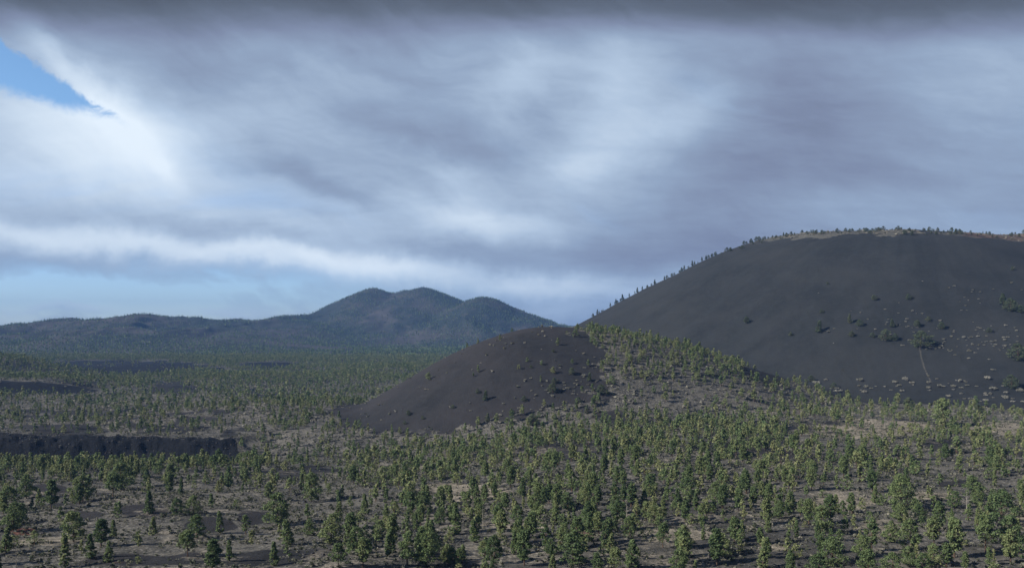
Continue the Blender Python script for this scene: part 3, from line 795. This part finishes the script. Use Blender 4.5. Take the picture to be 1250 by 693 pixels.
# cloud deck coordinates: where the ray meets a high layer
den = g.m('MAXIMUM', dz, 0.0) + .28
cb = g.node('ShaderNodeCombineXYZ')
g.put(cb.inputs[0], dx / den); g.put(cb.inputs[1], dy / den)
deck = cb.outputs[0]
rot = g.node('ShaderNodeMapping'); rot.inputs['Rotation'].default_value = (0, 0, math.radians(24)); rot.inputs['Scale'].default_value = (.55, 1.25, 1)
g.nt.links.new(deck, rot.inputs[0]); deck = rot.outputs[0]
nbig = g.noise(deck, .9, 4, .5, .3); nfine = g.noise(deck, 3.2, 4, .5, .2); nwisp = g.noise(deck, 9.0, 5, .65, .4)
wob = g.noise(tc, 9, 5, .6, .2); wob2 = g.noise(tc, 5, 4, .55, .2)
az = g.m('ARCTAN2', dx, dy) * F
el = g.m('ARCSINE', dz) * F
az = az + (wob2 - .5) * 130; el = el + (wob - .5) * 60
def ae(px, py):
    a = math.atan((px - CX) / F); e = math.atan((HZ - py) / F * math.cos(a)); return a * F, e * F
def blob(px, py, sx, sy, ang=0):
    a0, e0 = ae(px, py); ca, sa = math.cos(math.radians(ang)), math.sin(math.radians(ang))
    A, E = az - a0, el - e0
    u = (A * ca + E * sa) * (1 / sx); v = (E * ca - A * sa) * (1 / sy)
    return g.m('EXPONENT', (u * u + v * v) * -1.0)
BL = [(50, 185, 200, 75, 0, .31), (55, 78, 75, 16, -40, .20), (120, 160, 110, 48, -20, .18), (165, 170, 60, 26, -50, .16), (200, 200, 30, 12, -45, .16), (40, 120, 120, 20, -8, .10), (120, 297, 330, 17, -4, .34), (400, 318, 160, 14, -6, .22), (330, 270, 170, 16, -6, .12), (600, 272, 130, 22, -8, .22), (450, 245, 200, 24, -14, .10),
      (630, 88, 75, 46, 20, .20), (755, 105, 75, 60, 60, .20), (830, 155, 70, 30, 25, .16), (560, 215, 60, 22, -30, .12), (730, 190, 70, 30, 25, .12), (400, 120, 110, 50, 0, .06), (300, 150, 100, 30, 0, .04), (660, 355, 110, 14, -3, .26), (450, 335, 120, 18, 0, .16),
      (1180, 90, 110, 60, 0, .10), (1120, 240, 150, 40, 0, .02), (990, 130, 70, 60, 0, -.08), (890, 240, 100, 30, 10, -.06), (800, 305, 160, 28, 0, -.13), (380, 225, 140, 16, -14, -.17), (330, 190, 100, 14, -25, -.05), (520, 160, 120, 18, -15, -.10),
      (115, 374, 170, 7, -1, .30), (690, 380, 60, 12, 0, .10), (700, 250, 420, 60, 0, .05), (420, 130, 260, 60, -10, .05), (800, 345, 200, 20, 0, .06), (1000, 200, 300, 120, 0, -.04)]
c2 = g.node('ShaderNodeCombineXYZ')
azr_, elr_ = g.m('ARCTAN2', dx, dy), g.m('ARCSINE', dz)
g.put(c2.inputs[0], azr_ * .95 - elr_ * .31 + (wob2 - .5) * .12); g.put(c2.inputs[1], (azr_ * .31 + elr_ * .95) * 3.6 + (wob2 - .5) * .35)
streak = g.noise(c2.outputs[0], 2.6, 4, .5, 0); fstreak = g.noise(c2.outputs[0], 9, 6, .62, 0)
Bv = .465 + (streak - .5) * .30 + (fstreak - .5) * .17 + (nbig - .5) * .28 + (nfine - .5) * .10 + (nwisp - .5) * .10
for px, py, sx, sy, an, am in BL: Bv = Bv + blob(px, py, sx, sy, an) * am
# added dark band painted into the upper clouds, with a soft uneven lower edge
topm = g.sst(dz / g.m('MAXIMUM', dy, .05) * F + (nbig - .5) * 50, 330, 405)
Bv = Bv - topm * .36
Bv = g.m('MAXIMUM', Bv, .02)
r = g.node('ShaderNodeValToRGB'); g.put(r.inputs[0], Bv.clamp())
cols = [(0, (.055, .062, .078)), (.2, (.108, .130, .175)), (.36, (.183, .217, .312)), (.5, (.258, .325, .440)), (.65, (.39, .475, .595)), (.8, (.55, .63, .725)), (1, (.70, .765, .83))]
e = r.color_ramp.elements
e[0].position, e[0].color = 0, (*cols[0][1], 1); e[1].position, e[1].color = 1, (*cols[-1][1], 1)
for p_, c_ in cols[1:-1]: x = e.new(p_); x.color = (*c_, 1)
# gaps: the sharp blue wedge at upper left and the thin low sky at the left
def line(p, q, inside_sign, soft, nz):
    (a0, e0), (a1, e1) = ae(*p), ae(*q); L = math.hypot(a1 - a0, e1 - e0); nx, ny = -(e1 - e0) / L, (a1 - a0) / L
    azr = g.m('ARCTAN2', dx, dy) * F; elr = g.m('ARCSINE', dz) * F
    d = ((azr - a0) * nx + (elr - e0) * ny) * inside_sign
    return g.sst(d + nz, -soft, soft)
edge_n = (g.noise(tc, 30, 6, .75, .4) - .5) * 30
gap = line((0, 50), (132, 137), -1, 4, edge_n) * line((0, 112), (132, 140), 1, 9, edge_n)
low = blob(150, 372, 300, 26, 0) * 1.15 + blob(90, 345, 300, 20, 0) * .6
low = (low * (1.25 - g.sst(fstreak + (nfine - .5) * .5, .42, .66) * .55) - blob(110, 375, 190, 6, -1) * .7)
wisp = blob(180, 245, 160, 22, -3) * g.sst(nfine, .42, .6) * .35
thin = (g.m('MAXIMUM', low, 0.0) + wisp + g.sst(streak, .55, .75) * .22).clamp()
cover = 1.0 - g.m('MAXIMUM', gap, thin * .92)
S = .1
skyc = g.mix(1.0, sky.outputs[0], g.mix(g.sst(el, 90, 260), (.68, .84, 1.14), (.90, 1.10, 1.22)), 'MULTIPLY')
cl = g.mix(1.0, r.outputs[0], (8.3, 8.55, 8.75), 'MULTIPLY')
g.put(bg.inputs[0], g.mix(cover, skyc, cl)); bg.inputs[1].default_value = S
W.cycles.sampling_method = 'MANUAL'; W.cycles.sample_map_resolution = 1024

sun = bpy.data.lights.new('sun', 'SUN'); sun.energy = 4.8; sun.angle = math.radians(.6); sun.color = (1, .93, .82)
so = bpy.data.objects.new('sun', sun); COL.objects.link(so)
from mathutils import Vector
a, e_ = math.radians(SUN_AZ), math.radians(SUN_EL)
so.rotation_euler = Vector((math.sin(a) * math.cos(e_), math.cos(a) * math.cos(e_), math.sin(e_))).to_track_quat('Z', 'Y').to_euler()
so.location = (-300, 100, 400)

# ------------------------------------------------------------------ camera
cam = bpy.data.cameras.new('camera'); co_ = bpy.data.objects.new('camera', cam); COL.objects.link(co_)
co_.location = (0, 0, Z0); co_.rotation_euler = (math.radians(90), 0, 0)
cam.sensor_width = 36; cam.lens = 36 * F / 1250
cam.shift_y = (HZ - 346.5) / 1250
cam.clip_end = 100000; cam.clip_start = 1
SC.camera = co_
vs = SC.view_settings; vs.view_transform = 'Standard'; vs.look = 'None'; vs.exposure = .52; vs.gamma = 1; vs.use_curve_mapping = False
SC.render.engine = 'CYCLES'
cy = SC.cycles
cy.use_denoising = True; cy.max_bounces = 4; cy.diffuse_bounces = 2; cy.volume_bounces = 1; cy.transmission_bounces = 2; cy.transparent_max_bounces = 4
cy.use_adaptive_sampling = True; cy.adaptive_threshold = .01
